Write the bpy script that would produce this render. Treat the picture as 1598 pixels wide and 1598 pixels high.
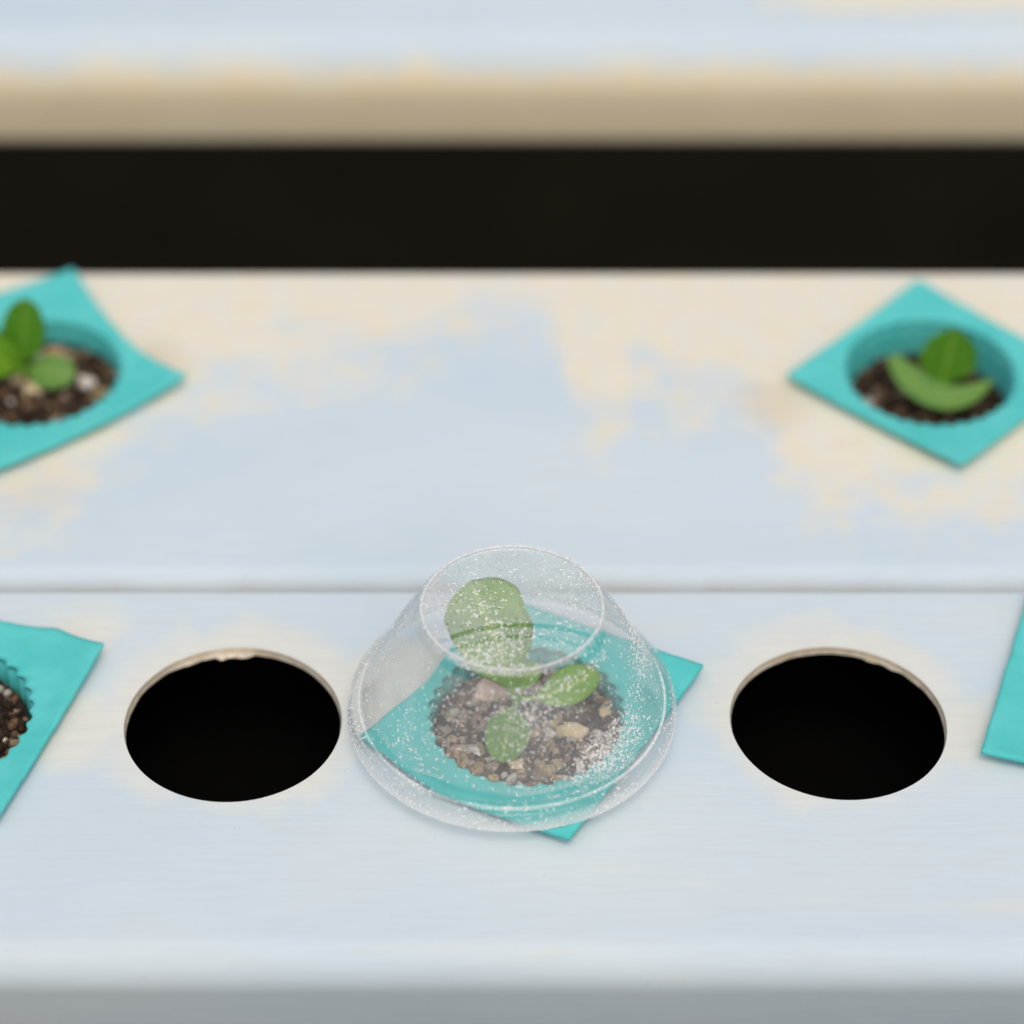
import bpy, math, random
from mathutils import Vector, noise
R = math.radians
rnd = random.Random(7)
scene = bpy.context.scene
for o in list(bpy.data.objects):
    bpy.data.objects.remove(o)
C = scene.collection

# ------------------------------------------------------------------ camera
CAM_H, PITCH, FPX = 0.446, R(41.0), 4311.0
cam_d = bpy.data.cameras.new('camera'); cam = bpy.data.objects.new('camera', cam_d); C.objects.link(cam)
cam.location = (0, 0, CAM_H); cam.rotation_euler = (R(90) - PITCH, 0, 0)
cam_d.sensor_width = 36; cam_d.lens = 36 * FPX / 1598
cam_d.clip_start = 0.02; cam_d.clip_end = 200
cam_d.dof.use_dof = True; cam_d.dof.focus_distance = 0.612; cam_d.dof.aperture_fstop = 4.9
scene.camera = cam
scene.cycles.transparent_max_bounces = 32

# ------------------------------------------------------------------ light
SUN_EL, SUN_AZ = R(69), R(168)         # azimuth measured from +Y (behind the channels) towards +X
w = bpy.data.worlds.new('World'); scene.world = w; w.use_nodes = True
wn = w.node_tree.nodes; wn.clear()
sky = wn.new('ShaderNodeTexSky'); sky.sky_type = 'NISHITA'; sky.sun_disc = False
sky.sun_elevation = SUN_EL; sky.sun_rotation = SUN_AZ
sky.air_density = 1.0; sky.dust_density = 7.0; sky.ozone_density = 0.6
bg = wn.new('ShaderNodeBackground'); bg.inputs['Strength'].default_value = 0.15
wo = wn.new('ShaderNodeOutputWorld')
w.node_tree.links.new(sky.outputs[0], bg.inputs[0]); w.node_tree.links.new(bg.outputs[0], wo.inputs[0])
sd = bpy.data.lights.new('sun', 'SUN'); sd.energy = 1.4; sd.angle = R(150); sd.color = (1.0, 0.965, 0.91)
sun = bpy.data.objects.new('sun', sd); C.objects.link(sun)
sdir = Vector((math.sin(SUN_AZ) * math.cos(SUN_EL), math.cos(SUN_AZ) * math.cos(SUN_EL), math.sin(SUN_EL)))
sun.rotation_euler = sdir.to_track_quat('Z', 'Y').to_euler(); sun.location = (0, 1, 2)
vs = scene.view_settings
vs.view_transform = 'Standard'; vs.look = 'None'; vs.exposure = -0.60; vs.gamma = 1.0; vs.use_curve_mapping = False

# ------------------------------------------------------------------ helpers
def ray(u, v):
    a = (u - 799) / FPX; b = (799 - v) / FPX
    return Vector((a, math.cos(PITCH) + b * math.sin(PITCH), -math.sin(PITCH) + b * math.cos(PITCH)))
CO = Vector((0, 0, CAM_H))
def on_z(u, v, z=0.0):
    d = ray(u, v); return CO + d * ((z - CAM_H) / d.z)
def on_y(u, v, y):
    d = ray(u, v); return CO + d * (y / d.y)

def mesh_obj(name, verts, faces, mat, parent=None, smooth=True, loc=None):
    me = bpy.data.meshes.new(name); me.from_pydata([tuple(v) for v in verts], [], faces); me.update()
    if smooth: me.polygons.foreach_set('use_smooth', [True] * len(me.polygons))
    if mat: me.materials.append(mat)
    o = bpy.data.objects.new(name, me); C.objects.link(o)
    if parent: o.parent = parent
    if loc is not None: o.location = loc
    return o
def tag(o, label, cat=None, group=None, kind=None):
    o['label'] = label
    if cat: o['category'] = cat
    if group: o['group'] = group
    if kind: o['kind'] = kind
    return o
def thing(name, label, cat, loc, group=None):
    o = bpy.data.objects.new(name, None); C.objects.link(o); o.location = loc; o.empty_display_size = 0.01
    return tag(o, label, cat, group)
def box(name, a, b, mat, parent=None):
    (x0, y0, z0), (x1, y1, z1) = a, b
    v = [(x, y, z) for x in (x0, x1) for y in (y0, y1) for z in (z0, z1)]
    f = [(0, 1, 3, 2), (4, 6, 7, 5), (0, 4, 5, 1), (2, 3, 7, 6), (0, 2, 6, 4), (1, 5, 7, 3)]
    return mesh_obj(name, v, f, mat, parent, False)

# node helpers
class NT:
    def __init__(s, name):
        s.m = bpy.data.materials.new(name); s.m.use_nodes = True
        s.t = s.m.node_tree; s.t.nodes.clear()
        s.out = s.n('ShaderNodeOutputMaterial')
    def n(s, typ, **kw):
        nd = s.t.nodes.new(typ)
        for k, v in kw.items(): setattr(nd, k, v)
        return nd
    def put(s, sock, v):
        if v is None: return
        if hasattr(v, 'is_output'): s.t.links.new(v, sock)
        else: sock.default_value = v
    def math(s, op, a, b=None, clamp=False):
        nd = s.n('ShaderNodeMath', operation=op, use_clamp=clamp)
        s.put(nd.inputs[0], a); s.put(nd.inputs[1], b); return nd.outputs[0]
    def mr(s, v, a, b, c=0.0, d=1.0, smooth=True):
        nd = s.n('ShaderNodeMapRange', interpolation_type='SMOOTHSTEP' if smooth else 'LINEAR')
        for i, x in enumerate((v, a, b, c, d)): s.put(nd.inputs[i], x)
        return nd.outputs[0]
    def coord(s): return s.n('ShaderNodeTexCoord').outputs['Object']
    def xyz(s, v):
        nd = s.n('ShaderNodeSeparateXYZ'); s.put(nd.inputs[0], v); return nd.outputs
    def mapv(s, v, scale=(1, 1, 1), loc=(0, 0, 0)):
        nd = s.n('ShaderNodeMapping'); s.put(nd.inputs[0], v)
        nd.inputs['Scale'].default_value = scale; nd.inputs['Location'].default_value = loc; return nd.outputs[0]
    def noise(s, v, scale, detail=4, rough=0.5, dist=0.0):
        nd = s.n('ShaderNodeTexNoise'); s.put(nd.inputs['Vector'], v)
        nd.inputs['Scale'].default_value = scale; nd.inputs['Detail'].default_value = detail
        nd.inputs['Roughness'].default_value = rough; nd.inputs['Distortion'].default_value = dist
        return nd.outputs[0]
    def mix(s, f, a, b):
        nd = s.n('ShaderNodeMix', data_type='RGBA'); s.put(nd.inputs[0], f)
        s.put(nd.inputs[6], a); s.put(nd.inputs[7], b); return nd.outputs[2]
    def bump(s, h, strength, dist):
        nd = s.n('ShaderNodeBump'); s.put(nd.inputs['Height'], h)
        nd.inputs['Strength'].default_value = strength; nd.inputs['Distance'].default_value = dist; return nd.outputs[0]
    def bsdf(s, col, rough=0.5, normal=None, spec=0.5, sss=0.0, rad=None):
        nd = s.n('ShaderNodeBsdfPrincipled'); s.put(nd.inputs['Base Color'], col); s.put(nd.inputs['Roughness'], rough)
        nd.inputs['Specular IOR Level'].default_value = spec
        if normal is not None: s.put(nd.inputs['Normal'], normal)
        if sss:
            nd.inputs['Subsurface Weight'].default_value = sss; nd.inputs['Subsurface Radius'].default_value = rad or (1, 1, 1)
            nd.inputs['Subsurface Scale'].default_value = 0.002
        return nd.outputs[0]
    def mixs(s, f, a, b):
        nd = s.n('ShaderNodeMixShader'); s.put(nd.inputs[0], f)
        s.t.links.new(a, nd.inputs[1]); s.t.links.new(b, nd.inputs[2]); return nd.outputs[0]
    def done(s, sh):
        s.t.links.new(sh, s.out.inputs[0]); return s.m
def c4(r, g, b): return (r, g, b, 1.0)

def simple(name, col, rough=0.5, spec=0.5):
    t = NT(name); p = t.coord(); nz = t.noise(p, 60, 5)
    a = tuple(c * 0.8 for c in col); b = tuple(min(1, c * 1.2) for c in col)
    return t.done(t.bsdf(t.mix(nz, c4(*a), c4(*b)), rough, None, spec))

PAINT = (0.575, 0.71, 0.80); CREAM = (0.87, 0.81, 0.64); TAN = (0.62, 0.47, 0.28)
def channel_mat(name, style, holes=()):
    """white-blue weathered plastic, yellowed stains with shapes of their own; style decides where the stains lie"""
    t = NT(name); p = t.coord(); X, Y, Z = t.xyz(p)
    blot = t.noise(t.mapv(p, (1, 1.5, 1.5)), 34, 5, 0.56, 0.3)
    fine = t.noise(t.mapv(p, (1, 0.75, 1)), 120, 5, 0.6)
    wob = t.math('ADD', t.math('SUBTRACT', blot, 0.5), t.math('MULTIPLY', t.math('SUBTRACT', fine, 0.5), 0.6))
    if style == 'middle':
        cv = t.n('ShaderNodeFloatCurve'); c = cv.mapping.curves[0]
        # edge of the yellowed area (distance from the back edge, 0..1 of 100 mm) along the channel
        pts = [(0, .6), (.10, .80), (.18, .82), (.22, .79), (.26, .58), (.30, .49), (.34, .35), (.39, .35), (.46, .25), (.50, .15), (.53, .29), (.56, .60), (.585, .46), (.63, .46), (.66, .62), (.70, .79), (.82, .84), (.92, .7), (1, .6)]
        c.points[0].location = pts[0]; c.points[1].location = pts[-1]
        for q in pts[1:-1]: c.points.new(*q)
        cv.mapping.update()
        t.put(cv.inputs[1], t.mr(X, -0.2, 0.2, 0, 1, False))
        edge = t.math('MULTIPLY', cv.outputs[0], 0.120)
        dist = t.math('SUBTRACT', 0.062, Y)
        v = t.math('ADD', t.math('SUBTRACT', edge, dist), t.math('MULTIPLY', wob, 0.085))
        m = t.mr(v, -0.017, 0.026, 0, .95)
        m = t.math('MULTIPLY', m, t.mr(fine, 0.15, 0.75, 0.62, 1.0))
    elif style == 'rear':
        v = t.math('ADD', t.math('MULTIPLY', Z, -1.0), t.math('MULTIPLY', wob, 0.010))
        m = t.mr(v, 0.0030, 0.013)
        spot = t.mr(t.math('ADD', X, t.math('MULTIPLY', wob, 0.05)), 0.075, 0.10)
        m = t.math('MAXIMUM', m, t.math('MULTIPLY', spot, t.mr(t.math('ADD', Y, t.math('MULTIPLY', wob, .02)), -0.040, -0.028, 0, .6)))
    else:
        m = None
        for (hx, hy, hr, up) in holes:
            q = t.n('ShaderNodeVectorMath', operation='DISTANCE'); t.put(q.inputs[0], p); q.inputs[1].default_value = (hx, hy + up, 0)
            dd = t.math('ADD', q.outputs['Value'], t.math('MULTIPLY', wob, 0.020))
            k = t.mr(dd, hr + 0.000, hr + 0.0115, 0.5, 0.0)
            m = k if m is None else t.math('MAXIMUM', m, k)
        streak = t.noise(t.mapv(p, (0.25, 1.6, 1)), 40, 5, 0.6)
        m = t.math('MAXIMUM', m, t.mr(streak, 0.52, 0.8, 0.05, 0.4))
    broad = t.noise(t.mapv(p, (0.6, 1.2, 1)), 14, 4)
    drag = t.noise(t.mapv(p, (0.06, 1, 1)), 900, 3, 0.6)
    col = t.mix(t.mr(broad, 0.3, 0.7), c4(*PAINT), c4(0.65, 0.755, 0.805))
    cream = t.mix(t.mr(fine, 0.35, 0.75), c4(*CREAM), c4(0.82, 0.755, 0.57))
    if style == 'rear': cream = t.mix(t.mr(blot, .3, .7), c4(0.95, 0.84, 0.56), c4(0.93, 0.80, 0.51))
    col = t.mix(m, col, cream)
    if style == 'middle':                                  # rusty smudges where pots have stood
        for (sx_, sy_, rad_, k_) in ((-.094, .026, .013, .42), (.068, .006, .014, .32), (.083, -.010, .006, .3), (-.118, -.028, .02, .15)):
            q = t.n('ShaderNodeVectorMath', operation='DISTANCE'); t.put(q.inputs[0], p); q.inputs[1].default_value = (sx_, sy_, 0)
            col = t.mix(t.mr(t.math('ADD', q.outputs['Value'], t.math('MULTIPLY', wob, .022)), rad_ * .1, rad_, k_, 0), col, c4(*TAN))
    col = t.mix(t.mr(drag, .35, .75, 0, .22), col, c4(.55, .60, .62))
    grime = t.mr(t.noise(p, 260, 6, 0.7), 0.62, 0.80, 0, 0.22)
    col = t.mix(grime, col, c4(0.42, 0.40, 0.36))
    dots = t.mr(t.noise(t.mapv(p, (1, 1, 1), (3, 1, 2)), 520, 2, 0.5), 0.745, 0.79, 0, 0.6)
    col = t.mix(dots, col, c4(0.30, 0.28, 0.25))
    # dull grey tint on the upright faces
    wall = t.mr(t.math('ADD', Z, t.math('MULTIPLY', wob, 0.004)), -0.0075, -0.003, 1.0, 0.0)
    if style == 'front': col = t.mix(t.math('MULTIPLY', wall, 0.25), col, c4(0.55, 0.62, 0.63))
    if style == 'middle':                                  # tan seam dirt, spread upward as painted shade on the rounded edge
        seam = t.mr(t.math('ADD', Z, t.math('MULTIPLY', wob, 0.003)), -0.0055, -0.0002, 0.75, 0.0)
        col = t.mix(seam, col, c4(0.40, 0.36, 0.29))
    h = t.math('ADD', t.math('MULTIPLY', drag, 0.5), t.noise(p, 400, 5, 0.6))
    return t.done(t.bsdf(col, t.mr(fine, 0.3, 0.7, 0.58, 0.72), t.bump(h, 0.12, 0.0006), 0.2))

t = NT('hole edge'); p = t.coord(); X, Y, Z = t.xyz(p)
k = t.noise(p, 500, 4, .6)
col = t.mix(t.mr(k, .42, .62), c4(0.70, 0.60, 0.44), c4(0.86, 0.80, 0.66))
col = t.mix(t.mr(t.math('ADD', Z, t.math('MULTIPLY', k, .0010)), -0.0006, -0.0001, 0, .5), col, c4(0.42, 0.30, 0.18))
M_edge = t.done(t.bsdf(col, .6))
M_lining = simple('black lining', (0.0025, 0.0025, 0.0026), 0.9, 0.05)
M_steel = simple('dark steel', (0.05, 0.05, 0.05), 0.6)
t = NT('mulch film'); p = t.coord()
M_ground = t.done(t.bsdf(t.mix(t.noise(p, 9, 5), c4(0.003, 0.0025, 0.0012), c4(0.012, 0.009, 0.005)), 0.95, t.bump(t.noise(p, 60, 5), .5, .01), 0.05))

t = NT('teal foam'); p = t.coord()
a = t.noise(p, 95, 5, .6); f_ = t.noise(p, 2600, 3, .7); g = t.noise(p, 420, 4, .6)
col = t.mix(t.mr(a, .3, .7), c4(0.090, 0.590, 0.570), c4(0.130, 0.650, 0.630))
col = t.mix(t.mr(g, .62, .8, 0, .35), col, c4(0.22, 0.68, 0.64))
col = t.mix(t.mr(t.noise(t.mapv(p, (1, 1, 1), (5, 2, 1)), 210, 3), .72, .80, 0, .5), col, c4(0.12, 0.30, 0.16))
M_foam = t.done(t.bsdf(col, .75, t.bump(t.math('ADD', f_, g), .35, .0004), .25, .15, (.3, 1, .9)))

def leaf_mat(name, base, tip):
    t = NT(name)
    at = t.n('ShaderNodeAttribute', attribute_name='leaf_uv'); L, A, _ = t.xyz(at.outputs['Vector'])
    p = t.coord()
    ab = t.math('ABSOLUTE', A)
    rib = t.mr(ab, 0.03, 0.15, 1.0, 0.0)
    lat = t.math('SINE', t.math('MULTIPLY', t.math('SUBTRACT', L, t.math('MULTIPLY', ab, 0.22)), 52))
    vein = t.mr(lat, 0.80, 1.0, 0, 1)
    col = t.mix(t.mr(L, .1, .9), c4(*base), c4(*tip))
    col = t.mix(t.mr(t.noise(p, 330, 4, .6), .3, .75, 0, .45), col, c4(base[0] * .55, base[1] * .7, base[2] * .6))
    lite = c4(min(1, base[0] * 2 + .05), min(1, base[1] * 1.35 + .04), base[2] * 2 + .02)
    col = t.mix(t.math('MULTIPLY', rib, .7), col, lite); col = t.mix(t.math('MULTIPLY', vein, .4), col, lite)
    hgt = t.math('ADD', t.math('ADD', t.math('MULTIPLY', vein, -.5), t.math('MULTIPLY', rib, -1)), t.noise(p, 900, 3))
    b = t.bump(hgt, .5, .0005)
    tr = t.n('ShaderNodeBsdfTranslucent'); t.put(tr.inputs[0], t.mix(.5, col, c4(.16, .42, .02)))
    return t.done(t.mixs(.35, t.bsdf(col, .45, b, .4), tr.outputs[0]))
M_leaf = leaf_mat('leaf', (0.26, 0.56, 0.030), (0.24, 0.55, 0.030))
M_leaf_dark = leaf_mat('dark leaf', (0.14, 0.40, 0.020), (0.13, 0.38, 0.020))
M_leaf_pale = leaf_mat('pale leaf', (0.20, 0.44, 0.08), (0.20, 0.43, 0.09))

t = NT('soil'); at = t.n('ShaderNodeAttribute', attribute_name='grain'); p = t.coord()
col = t.mix(t.mr(t.noise(p, 1300, 4, .65), .35, .7, 0, .6), at.outputs['Color'], c4(0.035, 0.022, 0.014))
M_soil = t.done(t.bsdf(col, .8, t.bump(t.noise(p, 1800, 4, .6), .6, .0004), .3))
def pebble_mat(name, a, b):
    t = NT(name); p = t.coord()
    col = t.mix(t.mr(t.noise(p, 420, 5, .6), .35, .65), c4(*a), c4(*b))
    return t.done(t.bsdf(col, .65, t.bump(t.noise(p, 1200, 4), .4, .0003), .4))

# condensation on thin clear plastic
t = NT('misted plastic'); p = t.coord(); X, Y, Z = t.xyz(p)
rr = t.math('SQRT', t.math('ADD', t.math('MULTIPLY', X, X), t.math('MULTIPLY', Y, Y)))
big = t.noise(p, 55, 4, .6, .4); speck = t.noise(p, 1500, 2, .5)
zw = t.math('ADD', Z, t.math('MULTIPLY', t.math('SUBTRACT', big, .5), .004))
da = t.n('ShaderNodeVectorMath', operation='DISTANCE'); t.put(da.inputs[0], p); da.inputs[1].default_value = (.002, -.038, .033)
dv = t.math('ADD', da.outputs['Value'], t.math('MULTIPLY', t.math('SUBTRACT', big, .5), .0012))
arcs = t.math('MINIMUM', t.mr(t.math('ABSOLUTE', t.math('SUBTRACT', dv, .0328)), .0004, .0009, .1, 1), t.mr(t.math('ABSOLUTE', t.math('SUBTRACT', dv, .0292)), .0003, .0007, .25, 1))
fog = t.mr(zw, .0066, .0088, 0.02, 0.17)                         # clear band above the ledge
fog = t.math('MULTIPLY', fog, t.mr(zw, .0306, .0311, 1, .05))     # clear band under the top rim
fog = t.math('MAXIMUM', fog, t.math('MULTIPLY', t.mr(Z, .0322, .0330, 0, .42), arcs))       # the top, with two wiped arcs
fog = t.math('MAXIMUM', fog, t.mr(t.math('ADD', zw, t.math('MULTIPLY', big, .002)), .0010, .0052, .95, .05))      # the skirt
fog = t.math('MULTIPLY', fog, t.mr(big, .3, .7, .7, 1.3))
fog = t.math('MULTIPLY', fog, t.mr(speck, .63, .68, 1.0, .10))
scr = t.noise(t.mapv(p, (1, 1, .12)), 700, 2, .5)
def lump(a, b, c_, d): return t.math('MULTIPLY', t.mr(Z, a, b), t.mr(Z, c_, d, 1, 0))
rimv = t.math('MAXIMUM', t.mr(Z, .0335, .0338), t.mr(Z, .0003, .0008, 1, 0))          # thick milky rim beads, with white highlights painted into them
rimv = t.math('MAXIMUM', rimv, t.math('MULTIPLY', t.mr(t.math('ABSOLUTE', t.math('SUBTRACT', rr, .0343)), .00015, .0004, 1, 0), t.mr(big, .35, .6, .45, 1)))  # painted white highlight line around the ledge
rimv = t.math('MULTIPLY', rimv, t.mr(scr, .3, .6, .65, 1.0))
wisp = t.noise(t.mapv(p, (1, 1, 4.5)), 75, 4, .65, .6)
wm = t.math('MULTIPLY', t.mr(wisp, .53, .66), t.math('MULTIPLY', t.mr(X, -.002, .018, .25, 1), t.mr(Z, .004, .006)))
wm = t.math('MULTIPLY', wm, t.math('MULTIPLY', t.mr(Z, .013, .024, 1, .15), t.mr(Y, -.02, .015, 1, .3)))
wm = t.math('MULTIPLY', wm, t.mr(t.noise(p, 1900, 2, .5), .40, .58))
line = t.math('MULTIPLY', t.mr(t.math('ABSOLUTE', t.math('SUBTRACT', zw, .0082)), .0001, .0003, .5, 0), t.mr(wisp, .4, .55))
fog = t.math('MAXIMUM', fog, t.math('MAXIMUM', t.math('MULTIPLY', wm, .8), line))
fog = t.math('MAXIMUM', t.math('MINIMUM', fog, .8), t.math('MULTIPLY', rimv, 1.0))
haze_w = t.n('ShaderNodeBsdfDiffuse'); haze_w.inputs[0].default_value = c4(1, 1, 1)
haze_t = t.n('ShaderNodeBsdfTranslucent'); haze_t.inputs[0].default_value = c4(1, 1, 1)
film = t.mixs(.15, haze_w.outputs[0], haze_t.outputs[0])
tp = t.n('ShaderNodeBsdfTransparent'); tp.inputs[0].default_value = c4(1, 1, 1)
gl = t.n('ShaderNodeBsdfGlossy'); gl.inputs['Roughness'].default_value = .10
bm = t.bump(t.noise(p, 90, 2, .5), .15, .0006); t.put(gl.inputs['Normal'], bm)
geo = t.n('ShaderNodeNewGeometry'); vd = t.n('ShaderNodeVectorMath', operation='DOT_PRODUCT')   # Schlick, the same from both sides of the thin wall
t.put(vd.inputs[0], geo.outputs['Incoming']); t.put(vd.inputs[1], geo.outputs['Normal'])
fres = t.math('ADD', .04, t.math('MULTIPLY', .96, t.math('POWER', t.math('SUBTRACT', 1.0, t.math('ABSOLUTE', vd.outputs['Value'])), 5.0)))
sh = t.mixs(t.math('MULTIPLY', fres, .8), tp.outputs[0], gl.outputs[0])
M_dome = t.done(t.mixs(t.math('MULTIPLY', fog, .56), sh, film))
t = NT('water beads')
M_bead = t.done(t.bsdf(c4(.93, .94, .94), .15, None, .6))

# ------------------------------------------------------------------ ground
n = 40
gv = []; gf = []
for i in range(n + 1):
    for j in range(n + 1):
        x = -6 + 12 * i / n; y = -4 + 12 * j / n
        gv.append((x, y, -.72 + .03 * noise.noise(Vector((x * 1.7, y * 1.7, 0)))))
for i in range(n):
    for j in range(n):
        a = i * (n + 1) + j; gf.append((a, a + n + 1, a + n + 2, a + 1))
g = mesh_obj('ground', gv, gf, M_ground); g['kind'] = 'structure'

# ------------------------------------------------------------------ channels
WALL = .0019
def hole_ring(cx, cy, r, z, N, irregular, seed, chips=(), oval=0.0):
    out = []
    for k in range(N):
        a = 2 * math.pi * k / N
        rad = r * (1 + oval * math.cos(2 * (a - 2.6)))
        rad -= irregular * (0.5 + .5 * noise.noise(Vector((math.cos(a) * 5 + seed, math.sin(a) * 5, seed))))
        for (ca, wid, dep) in chips:
            d = (a - ca + math.pi) % (2 * math.pi) - math.pi
            if abs(d) < wid: rad -= dep * (1 - (abs(d) / wid) ** 2) ** .6 * (1 + .5 * noise.noise(Vector((a * 40, seed, 0))))
        out.append((cx + rad * math.cos(a), cy + rad * math.sin(a), z))
    return out
def plate_with_holes(x0, x1, ya, yb, z, rings, flip=False):
    """flat plate with round openings; rings = list of (cx, half_cell, ring points)"""
    V = []; F = []
    xs = x0; quads = []
    for cx, s, ring in sorted(rings):
        quads.append((xs, cx - s)); xs = cx + s
        N = len(ring); q = N // 4
        cyc = (ya + yb) / 2
        b = len(V); V += ring
        # matching points on the cell rectangle, by angle
        cyr = sum(p_[1] for p_ in ring) / N
        b2 = len(V)
        for pt in ring:
            dx, dy = pt[0] - cx, pt[1] - cyr
            tx = s / abs(dx) if abs(dx) > 1e-9 else 1e9
            ty = ((yb - cyr) if dy > 0 else (cyr - ya)) / abs(dy) if abs(dy) > 1e-9 else 1e9
            tt = min(tx, ty); V.append((cx + dx * tt, cyr + dy * tt, z))
        for k in range(N):
            k2 = (k + 1) % N
            F.append((b + k, b2 + k, b2 + k2, b + k2))
        # rectangle corners cut by the fan
        for sx, sy in ((1, 1), (-1, 1), (-1, -1), (1, -1)):
            cxr, cyr2 = cx + sx * s, yb if sy > 0 else ya
            best = None
            for k in range(N):
                k2 = (k + 1) % N; A, B = V[b2 + k], V[b2 + k2]
                onx = lambda P: abs(abs(P[0] - cx) - s) < 1e-7 and (P[0] - cx) * sx > 0
                ony = lambda P: abs(P[1] - cyr2) < 1e-7
                if (onx(A) and ony(B) and not onx(B)) or (ony(A) and onx(B) and not onx(A)):
                    best = (b2 + k, b2 + k2)
            if best:
                V.append((cxr, cyr2, z)); F.append((best[0], len(V) - 1, best[1]))
    quads.append((xs, x1))
    for a, bb in quads:
        if bb - a < 1e-6: continue
        i = len(V); V += [(a, ya, z), (bb, ya, z), (bb, yb, z), (a, yb, z)]; F.append((i, i + 1, i + 2, i + 3))
    if flip: F = [tuple(reversed(f)) for f in F]
    return V, F

def channel(label, y0, y1, H, rf, rb, mat, holes, X0=-.70, X1=.70):
    yc = (y0 + y1) / 2
    root = thing('growing_channel', label, 'channel', (0, yc, -H), 'pale hydroponic channels')
    a0, a1 = y0 - yc, y1 - yc
    fl = .001
    ya, yb = a0 + rf + fl, a1 - rb - fl
    N = 96
    tops = []; lows = []
    for i, h in enumerate(holes):
        cx, cy, r = h['x'], h['y'] - yc, h['r']
        ch = h.get('chips', ())
        tops.append((cx, r + .0040, hole_ring(cx, cy, r, 0, N, .00012, i + 1.3, (), h.get('oval', .0))))
        lows.append((cx, r + .0040, hole_ring(cx, cy, r - .0001, -WALL, N, .0005, i + 7.7, ch, h.get('oval', .0))))
    V, F = plate_with_holes(X0, X1, ya, yb, 0, tops)
    # profile strip front -> under -> back
    prof = [(ya, 0), (a0 + rf, 0)]
    for k in range(1, 13):
        t_ = k / 12 * math.pi / 2; prof.append((a0 + rf - rf * math.sin(t_), -rf + rf * math.cos(t_)))
    rbo = .003
    prof.append((a0, -H + rbo))
    for k in range(1, 7):
        t_ = k / 6 * math.pi / 2; prof.append((a0 + rbo - rbo * math.cos(t_), -H + rbo - rbo * math.sin(t_)))
    for k in range(0, 7):
        t_ = k / 6 * math.pi / 2; prof.append((a1 - rbo + rbo * math.sin(t_), -H + rbo - rbo * math.cos(t_)))
    prof.append((a1, -rb))
    for k in range(1, 13):
        t_ = k / 12 * math.pi / 2; prof.append((a1 - rb + rb * math.cos(t_), -rb + rb * math.sin(t_)))
    prof.append((yb, 0))
    SX = 2
    base = len(V)
    for i in range(SX + 1):
        x = X0 + (X1 - X0) * i / SX
        V += [(x, y, z) for y, z in prof]
    P = len(prof)
    for i in range(SX):
        for k in range(P - 1):
            a = base + i * P + k; F.append((a, a + 1, a + P + 1, a + P))
    for x, rev in ((X0, False), (X1, True)):            # end caps on vertices of their own
        e = len(V); V += [(x, y, z) for y, z in prof]; idx = tuple(range(e, e + P)); F.append(tuple(reversed(idx)) if rev else idx)
    V = [(x, y, z + H) for x, y, z in V]
    sh = mesh_obj('shell', V, F, mat, root)
    # shift object-space so that z = 0 is the top: keep vertices relative to the top
    for v in sh.data.vertices: v.co.z -= H
    sh.location = (0, 0, H)
    # cut edge of each opening
    for i in range(len(holes)):
        T, L = tops[i][2], lows[i][2]
        vv = [(p_[0], p_[1], p_[2]) for p_ in T] + [(p_[0], p_[1], p_[2]) for p_ in L]
        ff = [(k, (k + 1) % N, N + (k + 1) % N, N + k) for k in range(N)]
        mesh_obj('hole_edge', vv, ff, M_edge, root, True, (0, 0, H))
    V2, F2 = plate_with_holes(X0 + .003, X1 - .003, a0 + rf * .55, a1 - WALL, -WALL - .00002, [(c_, s_, [(p_[0], p_[1], -WALL - .00002) for p_ in r_]) for c_, s_, r_ in lows], True)
    i = len(V2); zb = -H + .003
    xs0, xs1, l0, l1 = X0 + .003, X1 - .003, a0 + rf * .55, a1 - WALL
    V2 += [(x, y, z) for x in (xs0, xs1) for y in (l0, l1) for z in (zb, -WALL)]
    F2 += [(i, i + 4, i + 6, i + 2), (i, i + 1, i + 5, i + 4), (i + 2, i + 6, i + 7, i + 3), (i, i + 2, i + 3, i + 1), (i + 4, i + 5, i + 7, i + 6)]
    mesh_obj('inner_lining', V2, F2, M_lining, root, False, (0, 0, H))
    return root

HF = .036
H_L = dict(x=-.0631, y=.4404, r=.0246, oval=.006, chips=((1.60, .16, .0013), (1.76, .035, .0012), (1.95, .30, .0006)))
H_R = dict(x=.0738, y=.4408, r=.0244, oval=.010, chips=((1.15, .10, .0006), (.92, .07, .0005)))
H_P = dict(x=.0033, y=.4410, r=.0236)
H_PL = dict(x=-.1306, y=.4410, r=.0236); H_PR = dict(x=.1412, y=.4410, r=.0236)
H_BL = dict(x=-.1239, y=.5662, r=.0236); H_BR = dict(x=.1087, y=.5662, r=.0236)
fy = (.3695 + .4842) / 2
m_front = channel_mat('front channel plastic', 'front', [(H_L['x'], H_L['y'] - fy, .0246, .003), (H_R['x'], H_R['y'] - fy, .0244, .003),
                      (-.098, .4385 - fy, .006, 0), (H_P['x'] - .028, .449 - fy, .012, 0), (.102, .438 - fy, .007, 0), (-.1, .47 - fy, .003, 0)])
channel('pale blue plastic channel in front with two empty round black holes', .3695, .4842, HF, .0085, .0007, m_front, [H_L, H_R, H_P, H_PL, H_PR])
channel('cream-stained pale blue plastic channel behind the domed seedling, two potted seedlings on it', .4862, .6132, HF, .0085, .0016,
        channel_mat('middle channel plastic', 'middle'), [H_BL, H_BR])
channel('blurred pale blue plastic channel with yellowed front face, beyond the dark gap', .7265, .8440, .0335, .0170, .0016,
        channel_mat('rear channel plastic', 'rear'), [])

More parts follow.
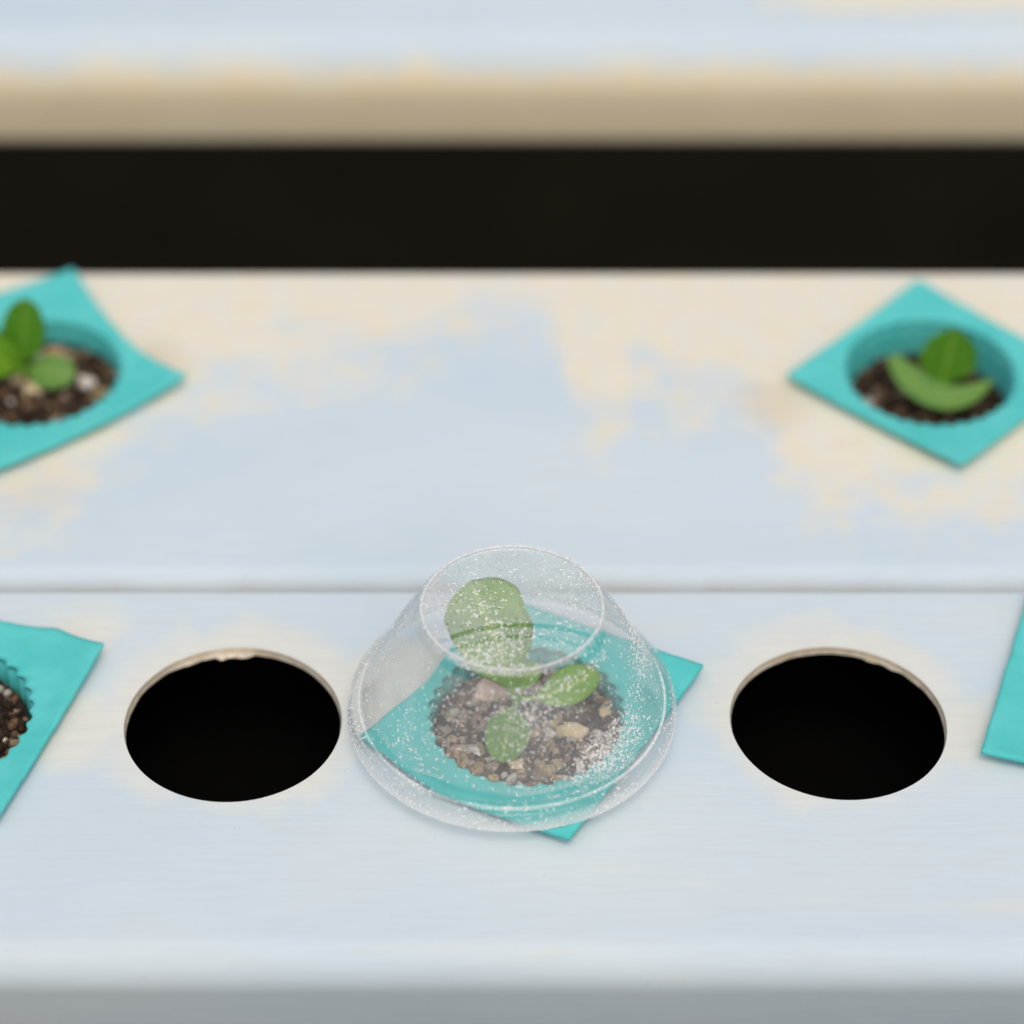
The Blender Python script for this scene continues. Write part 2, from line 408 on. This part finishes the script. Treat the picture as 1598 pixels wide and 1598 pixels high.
# stand that carries the channels, out of the frame to either side
st = thing('support_stand', 'dark steel stand carrying the pale channels', 'stand', (0, .6, -.72))
for sx in (-1, 1):
    box('rail', (sx * .60 - .02, -.30, .72 - HF - .04), (sx * .60 + .02, .30, .72 - HF), M_steel, st)
    for yy in (-.28, .28):
        box('leg', (sx * .60 - .018, yy - .018, -.03), (sx * .60 + .018, yy + .018, .72 - HF - .0402), M_steel, st)

# ------------------------------------------------------------------ pots
SC = 32
def pot(label, h, corners, lift, depth=.022, seed=0.0, hr=.0218, amp=.00055, group='square teal foam seedling pots', bend=()):
    """corners: world xy polygon of the flange (counter-clockwise, may carry extra points); lift: height of each point"""
    cx, cy = h['x'], h['y']
    root = thing('seedling_pot', label, 'pot', (cx, cy, -depth), group)
    zo = depth
    n_side = 400 // len(corners)
    outer = []
    m = len(corners)
    for i in range(m):
        a = corners[i]; b = corners[(i + 1) % m]; la, lb = lift[i], lift[(i + 1) % m]
        for k in range(n_side):
            f = k / n_side
            x = a[0] + (b[0] - a[0]) * f - cx; y = a[1] + (b[1] - a[1]) * f - cy
            wv = .00012 * noise.noise(Vector((x * 260 + seed, y * 260, seed))) * math.sin(math.pi * f) ** .5 if 0 < f < 1 else 0
            ln = math.hypot(b[0] - a[0], b[1] - a[1]); nx, ny = (b[1] - a[1]) / ln, -(b[0] - a[0]) / ln
            lz = la * (1 - f) ** 2 + lb * f ** 2
            outer.append((x + nx * wv * 1.6, y + ny * wv * 1.6, lz))
    N = len(outer)
    def rin(a, rad, am):
        s = 1 - abs(math.sin(a * SC / 2 + seed))            # cusped scallops
        return rad + am * (1 - 2 * s) + .0002 * noise.noise(Vector((math.cos(a) * 3, math.sin(a) * 3, seed)))
    TH = .0013; G = .0011
    RS = 12
    V = []; F = []
    for layer in (1, 0):
        for j in range(RS + 1):
            f = j / RS
            for (ox, oy, lz) in outer:
                a = math.atan2(oy, ox); ri = rin(a, hr, amp)
                ix, iy = ri * math.cos(a), ri * math.sin(a)
                x = ix + (ox - ix) * f; y = iy + (oy - iy) * f
                z = G + lz * f ** 1.6 + .00014 * f * (noise.noise(Vector((x * 90 + seed * 3, y * 90, 1))) + .6)
                if layer: z += TH - (.00025 if j in (0, RS) else 0)
                V.append((x, y, z + zo))
    L = (RS + 1) * N
    for j in range(RS):
        for k in range(N):
            k2 = (k + 1) % N
            a, b, c_, d = j * N + k, j * N + k2, (j + 1) * N + k2, (j + 1) * N + k
            F.append((a, d, c_, b)); F.append((L + a, L + b, L + c_, L + d))
    for k in range(N):
        k2 = (k + 1) % N
        F.append((RS * N + k, L + RS * N + k, L + RS * N + k2, RS * N + k2))
        F.append((k, k2, L + k2, L + k))
    fo = mesh_obj('flange', V, F, M_foam, root)
    # fluted cup
    V = []; F = []; Nc = 384; prof = [(.0004, 0.0), (.0002, -.003), (-.0006, -.009), (-.0018, -.016), (-.0024, -depth + .0008)]
    zt = G + TH - .0005
    for layer in (0, 1):
        for (dr, dz) in prof:
            for k in range(Nc):
                a = 2 * math.pi * k / Nc - math.pi
                r_ = rin(a, hr, amp) + dr + (.0008 if layer else 0)
                V.append((r_ * math.cos(a), r_ * math.sin(a), zo + (zt + dz if dz > -.001 else dz)))
    Lc = len(prof) * Nc
    for j in range(len(prof) - 1):
        for k in range(Nc):
            k2 = (k + 1) % Nc
            F.append((j * Nc + k, j * Nc + k2, (j + 1) * Nc + k2, (j + 1) * Nc + k))
            F.append((Lc + j * Nc + k, Lc + (j + 1) * Nc + k, Lc + (j + 1) * Nc + k2, Lc + j * Nc + k2))
    for k in range(Nc):
        k2 = (k + 1) % Nc; F.append((k, Lc + k, Lc + k2, k2))
    mesh_obj('cup_wall', V, F, M_foam, root)
    rr_ = hr - .0022; V = []; F = []
    for z in (.0002, .0011):
        V += [(rr_ * math.cos(2 * math.pi * k / 48), rr_ * math.sin(2 * math.pi * k / 48), z) for k in range(48)]
    F = [tuple(range(48, 96)), tuple(reversed(range(48)))] + [(k, (k + 1) % 48, 48 + (k + 1) % 48, 48 + k) for k in range(48)]
    mesh_obj('cup_bottom', V, F, M_foam, root, False)
    return root

def W(u, v, z=.0022):
    p_ = on_z(u, v, z); return (p_.x, p_.y)
def ccw(pts, lifts):
    a = sum(pts[i][0] * pts[(i + 1) % len(pts)][1] - pts[(i + 1) % len(pts)][0] * pts[i][1] for i in range(len(pts)))
    return (pts, lifts) if a > 0 else (pts[::-1], lifts[::-1])
p1, l1 = ccw([W(757, 920), W(708, 1006), W(668, 1064), W(600, 1118), W(563, 1150), W(680, 1236), W(888, 1313), W(1097, 1045)],
             [.0002, .0004, .0004, .0003, .0006, .0005, .0012, .0016])
pot_c = pot('teal foam seedling pot under the clear misted dome', H_P, p1, l1, seed=1.0)
p2, l2 = ccw([W(163, 1013), W(90, 983), W(30, 976), (-.1486, .4795), (-.1662, .4255), (-.1118, .4080)], [.0020, .0006, .0004, .0005, .0005, .0008])
pot_l = pot('teal foam seedling pot cut by the left edge, beside the left black hole', H_PL, p2, l2, seed=2.2)
p3, l3 = ccw([(.1230, .4832), W(1530, 1178), (.1588, .4124), (.1778, .4665)], [.0006, .0014, .0008, .0006])
pot_r = pot('teal foam seedling pot cut by the right edge, beside the right black hole', H_PR, p3, l3, seed=3.4)
p4, l4 = ccw([W(115, 428), W(172, 505), W(215, 548), W(291, 592), W(150, 668), W(-10, 738), (-.1705, .5555), (-.150, .594)], [.0022, .0008, .0006, .0018, .0010, .0014, .0006, .0006])
pot_bl = pot('blurred teal foam pot with bent edge at left on the stained middle channel', H_BL, p4, l4, seed=4.1)
p5, l5 = ccw([W(1228, 590), W(1432, 440), (.1488, .5655), W(1500, 732)], [.0016, .0010, .0010, .0020])
pot_br = pot('blurred diamond-turned teal foam pot at right on the stained middle channel', H_BR, p5, l5, seed=5.6)

# ------------------------------------------------------------------ soil
ICO_V = []; ICO_F = []
ph = (1 + 5 ** .5) / 2
for a, b in ((1, ph), (-1, ph), (1, -ph), (-1, -ph)):
    ICO_V += [(0, a, b), (a, b, 0), (b, 0, a)]
ICO_V = [Vector(v).normalized() for v in ICO_V]
for i in range(12):
    for j in range(i + 1, 12):
        for k in range(j + 1, 12):
            d = [(ICO_V[i] - ICO_V[j]).length, (ICO_V[j] - ICO_V[k]).length, (ICO_V[i] - ICO_V[k]).length]
            if max(d) < 1.1:
                n_ = (ICO_V[j] - ICO_V[i]).cross(ICO_V[k] - ICO_V[i])
                ICO_F.append((i, j, k) if n_.dot(ICO_V[i]) > 0 else (i, k, j))
def sub(V, F):
    V = list(V); cache = {}; G_ = []
    def mid(a, b):
        k = (min(a, b), max(a, b))
        if k not in cache: V.append(((V[a] + V[b]) / 2).normalized()); cache[k] = len(V) - 1
        return cache[k]
    for a, b, c_ in F:
        x, y, z = mid(a, b), mid(b, c_), mid(c_, a); G_ += [(a, x, z), (x, b, y), (z, y, c_), (x, y, z)]
    return V, G_
ICO2_V, ICO2_F = sub(ICO_V, ICO_F)
ICO3_V, ICO3_F = sub(ICO2_V, ICO2_F)
PAL_DARK = [(.026, .015, .008), (.042, .024, .012), (.014, .010, .007), (.065, .038, .020), (.034, .022, .015)]
PAL_MID = [(.19, .11, .055), (.24, .145, .075), (.15, .10, .065), (.26, .16, .10)]
PAL_LITE = [(.66, .62, .55), (.42, .31, .19), (.50, .40, .25), (.38, .26, .19), (.46, .38, .31), (.52, .43, .22)]
def soil(label, h, depth_z, count, seed, size=(.0003, .0014), lite=.16, hr=.0211, tilt=0.0, lite_front=0.0):
    rg = random.Random(seed)
    V = []; F = []; COL = []
    def surf(x, y):
        r_ = math.hypot(x, y) / hr
        return depth_z + tilt * (-y / hr) + .0011 * (1 - r_ * r_) + .0010 * noise.noise(Vector((x * 210 + seed, y * 210, seed))) + .0006 * noise.noise(Vector((x * 500, y * 500, seed)))
    nr, na = 26, 72
    V.append((0, 0, surf(0, 0))); COL.append(PAL_DARK[0])
    for i in range(1, nr + 1):
        for k in range(na):
            a = 2 * math.pi * k / na; r_ = (hr - .0002) * i / nr
            V.append((r_ * math.cos(a), r_ * math.sin(a), surf(r_ * math.cos(a), r_ * math.sin(a)))); COL.append(PAL_DARK[(i + k) % 3])
    for k in range(na): F.append((0, 1 + k, 1 + (k + 1) % na))
    for i in range(nr - 1):
        for k in range(na):
            a = 1 + i * na + k; b = 1 + i * na + (k + 1) % na; F.append((a, a + na, b + na, b))
    # lower skirt so the fill has depth
    b0 = len(V)
    for k in range(na):
        a = 2 * math.pi * k / na; V.append(((hr - .0022) * math.cos(a), (hr - .0022) * math.sin(a), -.0200)); COL.append(PAL_DARK[0])
    o_ = 1 + (nr - 1) * na
    for k in range(na): F.append((o_ + k, b0 + k, b0 + (k + 1) % na, o_ + (k + 1) % na))
    F.append(tuple(reversed(range(b0, b0 + na))))
    for q in range(count):
        r_ = (hr - .0003) * math.sqrt(rg.random()); a = rg.random() * 2 * math.pi
        x, y = r_ * math.cos(a), r_ * math.sin(a)
        u = rg.random(); pl = lite + lite_front * max(0, -math.sin(a)) * (r_ / hr) ** 2
        if u < pl: col = rg.choice(PAL_LITE)
        elif u < pl + .22: col = rg.choice(PAL_MID)
        else: col = rg.choice(PAL_DARK)
        k = rg.uniform(.75, 1.2); col = tuple(min(.9, c * k) for c in col)
        s = rg.uniform(*size) * (1.25 if u < pl else 1)
        if r_ + s > hr - .0001: 
            sc_ = (hr - .0001 - s) / r_; x *= sc_; y *= sc_
        ax = Vector((rg.uniform(.7, 1.45), rg.uniform(.7, 1.1), rg.uniform(.6, .95)))
        rot = Vector((rg.gauss(0, 1), rg.gauss(0, 1), rg.gauss(0, 1))).normalized().to_track_quat('Z', 'Y').to_matrix()
        b = len(V); z = surf(x, y) + s * rg.uniform(-.1, .55)
        src_v, src_f = (ICO2_V, ICO2_F) if s > .0008 else (ICO_V, ICO_F)
        for v in src_v:
            d = 1 + .28 * noise.noise(v * 1.7 + Vector((q * 3.1, seed, 0)))
            w_ = rot @ Vector((v.x * ax.x, v.y * ax.y, v.z * ax.z)) * (s * d)
            V.append((x + w_.x, y + w_.y, z + w_.z)); COL.append(col)
        F += [tuple(b + i for i in f) for f in src_f]
    o = mesh_obj('potting_soil', V, F, M_soil, None, True, (h['x'], h['y'], 0))
    at = o.data.color_attributes.new('grain', 'FLOAT_COLOR', 'POINT')
    at.data.foreach_set('color', [x for c in COL for x in (*c, 1.0)])
    tag(o, label, 'soil', None, 'stuff')
    return surf
s_c = soil('brown gritty potting soil with pale grains under the clear misted dome', H_P, -.0024, 1500, 11, lite=.20, tilt=.0018, lite_front=.35)
s_l = soil('dark gritty potting soil cut by the left edge, in front channel pot', H_PL, -.0045, 1100, 12, lite=.10)
s_r = soil('gritty potting soil in the pot cut by the right edge', H_PR, -.0045, 900, 13, lite=.12)
s_bl = soil('blurred dark potting soil with pale pebbles in the bent teal pot', H_BL, -.0048, 900, 14, lite=.08)
s_br = soil('blurred dark potting soil in the diamond-turned teal pot', H_BR, -.0085, 900, 15, lite=.06, hr=.0208)

def pebble(label, u, v, wpx, hh, mat, sfn, seed, elong=1.25):
    h, fn = sfn
    p_ = on_z(u, v, -.002)
    z = fn(p_.x - h['x'], p_.y - h['y']); p_ = on_z(u, v, z)
    d = (p_ - CO).length; s = wpx / FPX * d / 2
    rg = random.Random(seed); rot = rg.uniform(0, 3.1)
    V = []
    for v_ in ICO3_V:
        k = 1 + .35 * noise.noise(v_ * 1.5 + Vector((seed * 5.1, 0, 0))) + .16 * noise.noise(v_ * 4 + Vector((seed, 3, 0)))
        x, y = v_.x * s * elong * .9, v_.y * s * .9
        V.append(((x * math.cos(rot) - y * math.sin(rot)) * k, (x * math.sin(rot) + y * math.cos(rot)) * k, v_.z * s * hh * k))
    o = mesh_obj('pebble', V, ICO3_F, mat, None, True, (p_.x, p_.y, z + s * hh * .35))
    return tag(o, label, 'pebble', 'pebbles on the potting soil')
M_pk = pebble_mat('pink stone', (.74, .45, .36), (.80, .60, .44)); M_tan = pebble_mat('tan stone', (.58, .44, .24), (.70, .58, .38))
M_wht = pebble_mat('white stone', (.66, .60, .50), (.78, .74, .66)); M_or = pebble_mat('orange stone', (.46, .24, .12), (.55, .34, .22))
C_ = (H_P, s_c); BL = (H_BL, s_bl); BR = (H_BR, s_br)
pebble('pinkish pebble left of the seedling stem under the dome', 768, 1088, 56, .9, M_pk, C_, 1)
pebble('crumbly tan pebble right of the front leaf under the dome', 893, 1147, 40, .75, M_tan, C_, 2)
pebble('small tan pebble by the right rim of the domed pot', 942, 1118, 26, .8, M_tan, C_, 3, 1.1)
pebble('long pale tan pebble at the front left rim of the domed pot', 712, 1178, 24, .7, M_wht, C_, 4, 1.9)
pebble('yellowish tan pebble at the front rim of the domed pot', 805, 1200, 30, .8, M_tan, C_, 5)
pebble('white pebble by the right rim of the bent teal pot', 135, 602, 26, .8, M_wht, BL, 6)
pebble('tan pebble in front of the seedling in the bent teal pot', 52, 612, 32, .75, M_tan, BL, 7)
pebble('orange-brown pebble behind the small leaf in the bent teal pot', 86, 556, 32, .7, M_or, BL, 8)

# ------------------------------------------------------------------ seedlings
def leaf(parent, base, ctrl, tip, width, nrm, mat, petiole=.22, peak=.62, fold=.12, cup=.0, label=None, seed=0.0, curl=0.0, pw=.10, blunt=2.4, full=1.0):
    o0 = parent.location
    A, B, D = Vector(base) - o0, Vector(ctrl) - o0, Vector(tip) - o0
    nrm = Vector(nrm).normalized()
    nl, na = 40, 12
    TOP = []; UV = []
    for i in range(nl + 1):
        t_ = i / nl
        P_ = A * (1 - t_) ** 2 + B * 2 * t_ * (1 - t_) + D * t_ ** 2
        T = ((B - A) * (1 - t_) + (D - B) * t_).normalized()
        S = T.cross(nrm).normalized(); Nn = S.cross(T).normalized()
        if t_ < petiole: f = pw
        else:
            s = (t_ - petiole) / (1 - petiole); pk = peak
            f = (1 - ((pk - s) / pk) ** 2) ** full if s < pk else (1 - ((s - pk) / (1 - pk)) ** blunt) ** (1 / 1.9)
            f = max(f, pw * (1 - s) if s < .98 else .02)
        for j in range(na + 1):
            a = -1 + 2 * j / na
            wv = 1 + .05 * noise.noise(Vector((t_ * 8, a * 2 + seed * 3, seed)))
            off = S * (a * f * width / 2 * wv)
            up = Nn * (abs(a) ** 1.3 * fold * width * f + cup * width * a * a * f + curl * width * math.sin(t_ * 9 + a * 2 + seed) * abs(a) * f * .08)
            TOP.append(P_ + off + up); UV.append((t_, a, 0))
    V = list(TOP); nV = len(V); F = []; row = na + 1
    thick = .00035
    for i in range(nl + 1):
        for j in range(row):
            k = i * row + j
            i2, i1 = min(nl, i + 1), max(0, i - 1); j2, j1 = min(na, j + 1), max(0, j - 1)
            n_ = (TOP[i2 * row + j] - TOP[i1 * row + j]).cross(TOP[i * row + j2] - TOP[i * row + j1])
            n_ = n_.normalized() if n_.length > 1e-12 else nrm
            a = abs(-1 + 2 * j / na); body = thick * (1.0 + 2.5 * math.exp(-(a / .12) ** 2) * (1 - i / nl)) if 0 < j < na else thick * .5
            if i / nl < petiole: body = max(body, .0007)
            V.append(TOP[k] - n_ * body * (1 if n_.dot(nrm) > 0 else -1)); 
    UV += UV
    for i in range(nl):
        for j in range(na):
            a, b, c_, d = i * row + j, i * row + j + 1, (i + 1) * row + j + 1, (i + 1) * row + j
            F.append((a, b, c_, d)); F.append((nV + a, nV + d, nV + c_, nV + b))
        for j in (0, na):
            a, d = i * row + j, (i + 1) * row + j; F.append((a, d, nV + d, nV + a))
    for j in range(na):
        F.append((j, nV + j, nV + j + 1, j + 1)); k = nl * row + j; F.append((k, k + 1, nV + k + 1, nV + k))
    o = mesh_obj('leaf', V, F, mat, parent)
    at = o.data.attributes.new('leaf_uv', 'FLOAT_VECTOR', 'POINT'); at.data.foreach_set('vector', [x for c in UV for x in c])
    if label: o['label'] = label
    return o
def stem(parent, pts, r0, r1, mat):
    V = []; F = []; K = 10
    for i, q in enumerate(pts):
        r_ = r0 + (r1 - r0) * i / (len(pts) - 1); q = Vector(q) - parent.location
        V += [(q.x + r_ * math.cos(2 * math.pi * k / K), q.y + r_ * math.sin(2 * math.pi * k / K), q.z) for k in range(K)]
    for i in range(len(pts) - 1):
        for k in range(K): F.append((i * K + k, i * K + (k + 1) % K, (i + 1) * K + (k + 1) % K, (i + 1) * K + k))
    F.append(tuple(range(len(V) - K, len(V)))); F.append(tuple(reversed(range(K))))
    o = mesh_obj('stem', V, F, mat, parent)
    at = o.data.attributes.new('leaf_uv', 'FLOAT_VECTOR', 'POINT'); at.data.foreach_set('vector', [.3, .5, 0] * len(V))
    return o

UPC = (0, -.72, .69)      # towards the camera
b0 = on_z(806, 1100, -.0005); yb0 = b0.y
sc = thing('seedling', 'young green seedling with tall upright leaf under the clear dome', 'seedling', (b0.x, b0.y, b0.z - .002), 'seedlings in the teal pots')
bb = b0 + Vector((0, 0, .0022))
stem(sc, [b0 - Vector((0, 0, .004)), b0, b0 + Vector((0, 0, .0028))], .0013, .0011, M_leaf_pale)
leaf(sc, bb, on_y(776, 1000, yb0 + .0005), on_y(735, 908, yb0 + .0075), .0186, (.10, -.93, .35), M_leaf, petiole=.04, peak=.66, fold=.05, seed=1, curl=1.6, pw=.16, label='tall broad upright leaf', blunt=2.6, full=1.2)
leaf(sc, bb, on_y(818, 1060, yb0 + .004), on_y(838, 1034, yb0 + .008), .0052, (-.3, -.8, .5), M_leaf, petiole=.2, peak=.5, fold=.1, seed=2, label='short narrow leaf behind the stem')
leaf(sc, bb, on_z(858, 1096, .0050), on_z(932, 1046, .0050), .0086, (-.1, -.45, .9), M_leaf, petiole=.25, peak=.60, fold=.06, seed=3, curl=1, label='leaf stretched to the right')
leaf(sc, bb, on_z(796, 1118, .0060), on_z(783, 1190, .0016), .0100, (0, -.4, .95), M_leaf_pale, petiole=.22, peak=.55, fold=.05, seed=4, label='pale oval leaf lying forward')

b1 = on_z(36, 590, -.0035); y1_ = b1.y
sl = thing('seedling', 'blurred seedling with dark upright oval leaf in the bent teal pot at left', 'seedling', (b1.x, b1.y, b1.z - .002), 'seedlings in the teal pots')
stem(sl, [b1 - Vector((0, 0, .004)), b1, b1 + Vector((0, 0, .004))], .0012, .001, M_leaf)
bb = b1 + Vector((0, 0, .003))
leaf(sl, bb, on_y(34, 545, y1_), on_y(40, 466, y1_ + .003), .0112, (.1, -.9, .3), M_leaf_dark, petiole=.12, peak=.55, fold=.10, seed=5, label='dark upright oval leaf')
leaf(sl, bb, on_y(14, 575, y1_ - .004), on_y(-42, 520, y1_ - .004), .0105, (.3, -.8, .5), M_leaf, petiole=.15, peak=.5, fold=.1, seed=6)
leaf(sl, bb, on_z(60, 575, .003), on_z(117, 586, .0015), .0098, (0, -.5, .85), M_leaf_pale, petiole=.15, peak=.55, fold=.04, seed=7, label='pale rounded leaf lying forward')

b2 = on_z(1470, 612, -.0065); y2_ = b2.y
sr = thing('seedling', 'blurred seedling cupped by a pale curved leaf in the diamond-turned teal pot', 'seedling', (b2.x, b2.y, b2.z - .002), 'seedlings in the teal pots')
stem(sr, [b2 - Vector((0, 0, .004)), b2, b2 + Vector((0, 0, .004))], .0012, .001, M_leaf)
bb = b2 + Vector((0, 0, .003))
leaf(sr, bb, on_y(1474, 575, y2_ + .002), on_y(1490, 514, y2_ + .004), .0150, (0, -.9, .35), M_leaf_dark, petiole=.02, peak=.56, fold=.10, seed=8, pw=.3, label='dark upright rounded leaf')
leaf(sr, on_z(1548, 592, .002), on_z(1462, 668, -.003), on_z(1390, 553, .0035), .0082, (.05, -.35, .9), M_leaf_pale, petiole=.0, peak=.62, fold=.10, seed=9, pw=.12, full=.7, label='broad pale leaf curving across the front')

# ------------------------------------------------------------------ dome
DX, DY, DZ = .0000, .4410, .0034
dome = thing('clear_dome', 'clear misted plastic dome covering the middle seedling', 'dome', (DX, DY, DZ)); dome.scale = (1, 1, .95)
PO = [(37.0, 0.0), (37.15, .35), (37.0, .8), (36.75, 2.2), (36.45, 4.0), (36.2, 4.5), (35.6, 4.75), (34.4, 4.8), (34.0, 5.0), (33.75, 5.6), (33.4, 7.5), (31.5, 11.5), (29.7, 15.5),
      (27.9, 19.5), (26.0, 23.3), (24.5, 26.2), (23.0, 29.0), (21.9, 31.0), (21.0, 32.4), (20.4, 33.2), (20.15, 33.75), (19.85, 33.95), (19.5, 33.8), (19.3, 33.3), (18.2, 33.0), (14, 33.0), (8, 33.0), (2, 33.0)]
PO = [(a / 1000, b / 1000) for a, b in PO]
def refine(P_):
    out = []
    for i in range(len(P_) - 1):
        p0, p1_, p2_, p3_ = P_[max(0, i - 1)], P_[i], P_[i + 1], P_[min(len(P_) - 1, i + 2)]
        for k in range(4):
            t_ = k / 4
            q = []
            for d in (0, 1):
                q.append(.5 * (2 * p1_[d] + (p2_[d] - p0[d]) * t_ + (2 * p0[d] - 5 * p1_[d] + 4 * p2_[d] - p3_[d]) * t_ ** 2 + (3 * p1_[d] - p0[d] - 3 * p2_[d] + p3_[d]) * t_ ** 3))
            out.append(tuple(q))
    out.append(P_[-1]); return out
PR = refine(PO)
NRM = []
for i in range(len(PR)):
    a, b = PR[max(0, i - 1)], PR[min(len(PR) - 1, i + 1)]
    dr, dz = b[0] - a[0], b[1] - a[1]; l_ = math.hypot(dr, dz); NRM.append((dz / l_, -dr / l_))
def lathe(prof_o, th, name, parent, closed_top):
    K = 160; V = []; F = []
    inn = [(r_ - n_[0] * th, z - n_[1] * th if z - n_[1] * th > 0 or i > 3 else 0.0) for i, ((r_, z), n_) in enumerate(prof_o)]
    out = [q for q, n_ in prof_o]; loop = list(reversed(inn)) + out     # from inner apex to rim to outer apex
    for r_, z in loop:
        for k in range(K):
            a = 2 * math.pi * k / K
            wob = 1 + .004 * noise.noise(Vector((math.cos(a) * 1.5, math.sin(a) * 1.5, z * 60)))
            V.append((r_ * wob * math.cos(a), r_ * wob * math.sin(a), z))
    for i in range(len(loop) - 1):
        for k in range(K):
            k2 = (k + 1) % K; F.append((i * K + k, i * K + k2, (i + 1) * K + k2, (i + 1) * K + k))
    e = (len(loop) - 1) * K
    if closed_top: F.append(tuple(range(e, e + K))); F.append(tuple(reversed(range(K))))
    return mesh_obj(name, V, F, M_dome, parent)
zi = list(zip(PR, NRM))
lip = 24   # first refined points are the skirt, then wall, then lid
i_led = 9 * 4; i_top = 19 * 4
lathe(zi[:i_led + 1], .0005, 'skirt', dome, False)
lathe(zi[i_led:i_top + 1], .0005, 'wall', dome, False)
lathe(zi[i_top:], .0005, 'top', dome, True)

# water beads on the dome: far too many to count
rg = random.Random(5); V = []; F = []
cum = [0]
for i in range(1, len(PR)): cum.append(cum[-1] + math.hypot(PR[i][0] - PR[i - 1][0], PR[i][1] - PR[i - 1][1]) * (PR[i][0] + .001))
made = 0; tries = 0
while made < 5200 and tries < 120000:
    tries += 1
    u = rg.random() * cum[-1]; i = max(1, next(j for j, c_ in enumerate(cum) if c_ >= u)); f = rg.random()
    r_ = PR[i - 1][0] + (PR[i][0] - PR[i - 1][0]) * f; z = PR[i - 1][1] + (PR[i][1] - PR[i - 1][1]) * f
    a = rg.random() * 2 * math.pi; nr, nz = NRM[i]
    x, y = r_ * math.cos(a), r_ * math.sin(a)
    patch = noise.noise(Vector((x * 70, y * 70, z * 70 + 4)))
    if z > .0326: d = .025 + .6 * max(0, patch - .08) + .45 * max(0, .55 + patch) * math.exp(-((x + .010) / .006) ** 2 - ((y - .001) / .006) ** 2) + .7 * max(0, .5 + patch) * math.exp(-((x - .016) / .004) ** 2 - ((y - .006) / .008) ** 2)
    elif z > .006:
        right = max(0, math.cos(a - R(-38))); front = max(0, math.cos(a - R(-95)))
        d = .02 + 1.6 * right ** 5 * max(0, .30 + patch) + .12 * front ** 2 * max(0, patch + .1) * (1 if x > 0 else .3) + .15 * max(0, patch - .15)
        if z < .0085: d *= .35
        if .0305 < z < .0326: d *= .15
    else: d = .04 + .25 * max(0, patch)
    if rg.random() > d: continue
    T = Vector((-math.sin(a), math.cos(a), 0)); N_ = Vector((nr * math.cos(a), nr * math.sin(a), nz)); B_ = N_.cross(T)
    ang = rg.uniform(0, math.pi); T2 = T * math.cos(ang) + B_ * math.sin(ang); B2 = N_.cross(T2)
    s1 = .00011 + .00045 * rg.random() ** 3; s2 = rg.uniform(.00008, .00017); hgt = s2 * .8
    P_ = Vector((x, y, z)); b = len(V); K = 7; bendv = rg.uniform(-.5, .5)
    for ring, (q, hh) in enumerate(((1.0, 0.0), (.72, .75))):
        for k in range(K):
            t_ = 2 * math.pi * k / K; ca, sa = math.cos(t_) * q, math.sin(t_) * q
            V.append(P_ + T2 * (s1 * ca) + B2 * (s2 * sa + bendv * s1 * ca * ca) + N_ * (hgt * hh + .00003))
    V.append(P_ + N_ * (hgt + .00003))
    for k in range(K):
        k2 = (k + 1) % K; F.append((b + k, b + k2, b + K + k2, b + K + k)); F.append((b + K + k, b + K + k2, b + 2 * K))
    made += 1
wb = mesh_obj('condensation', V, F, M_bead, dome); wb['kind'] = 'stuff'
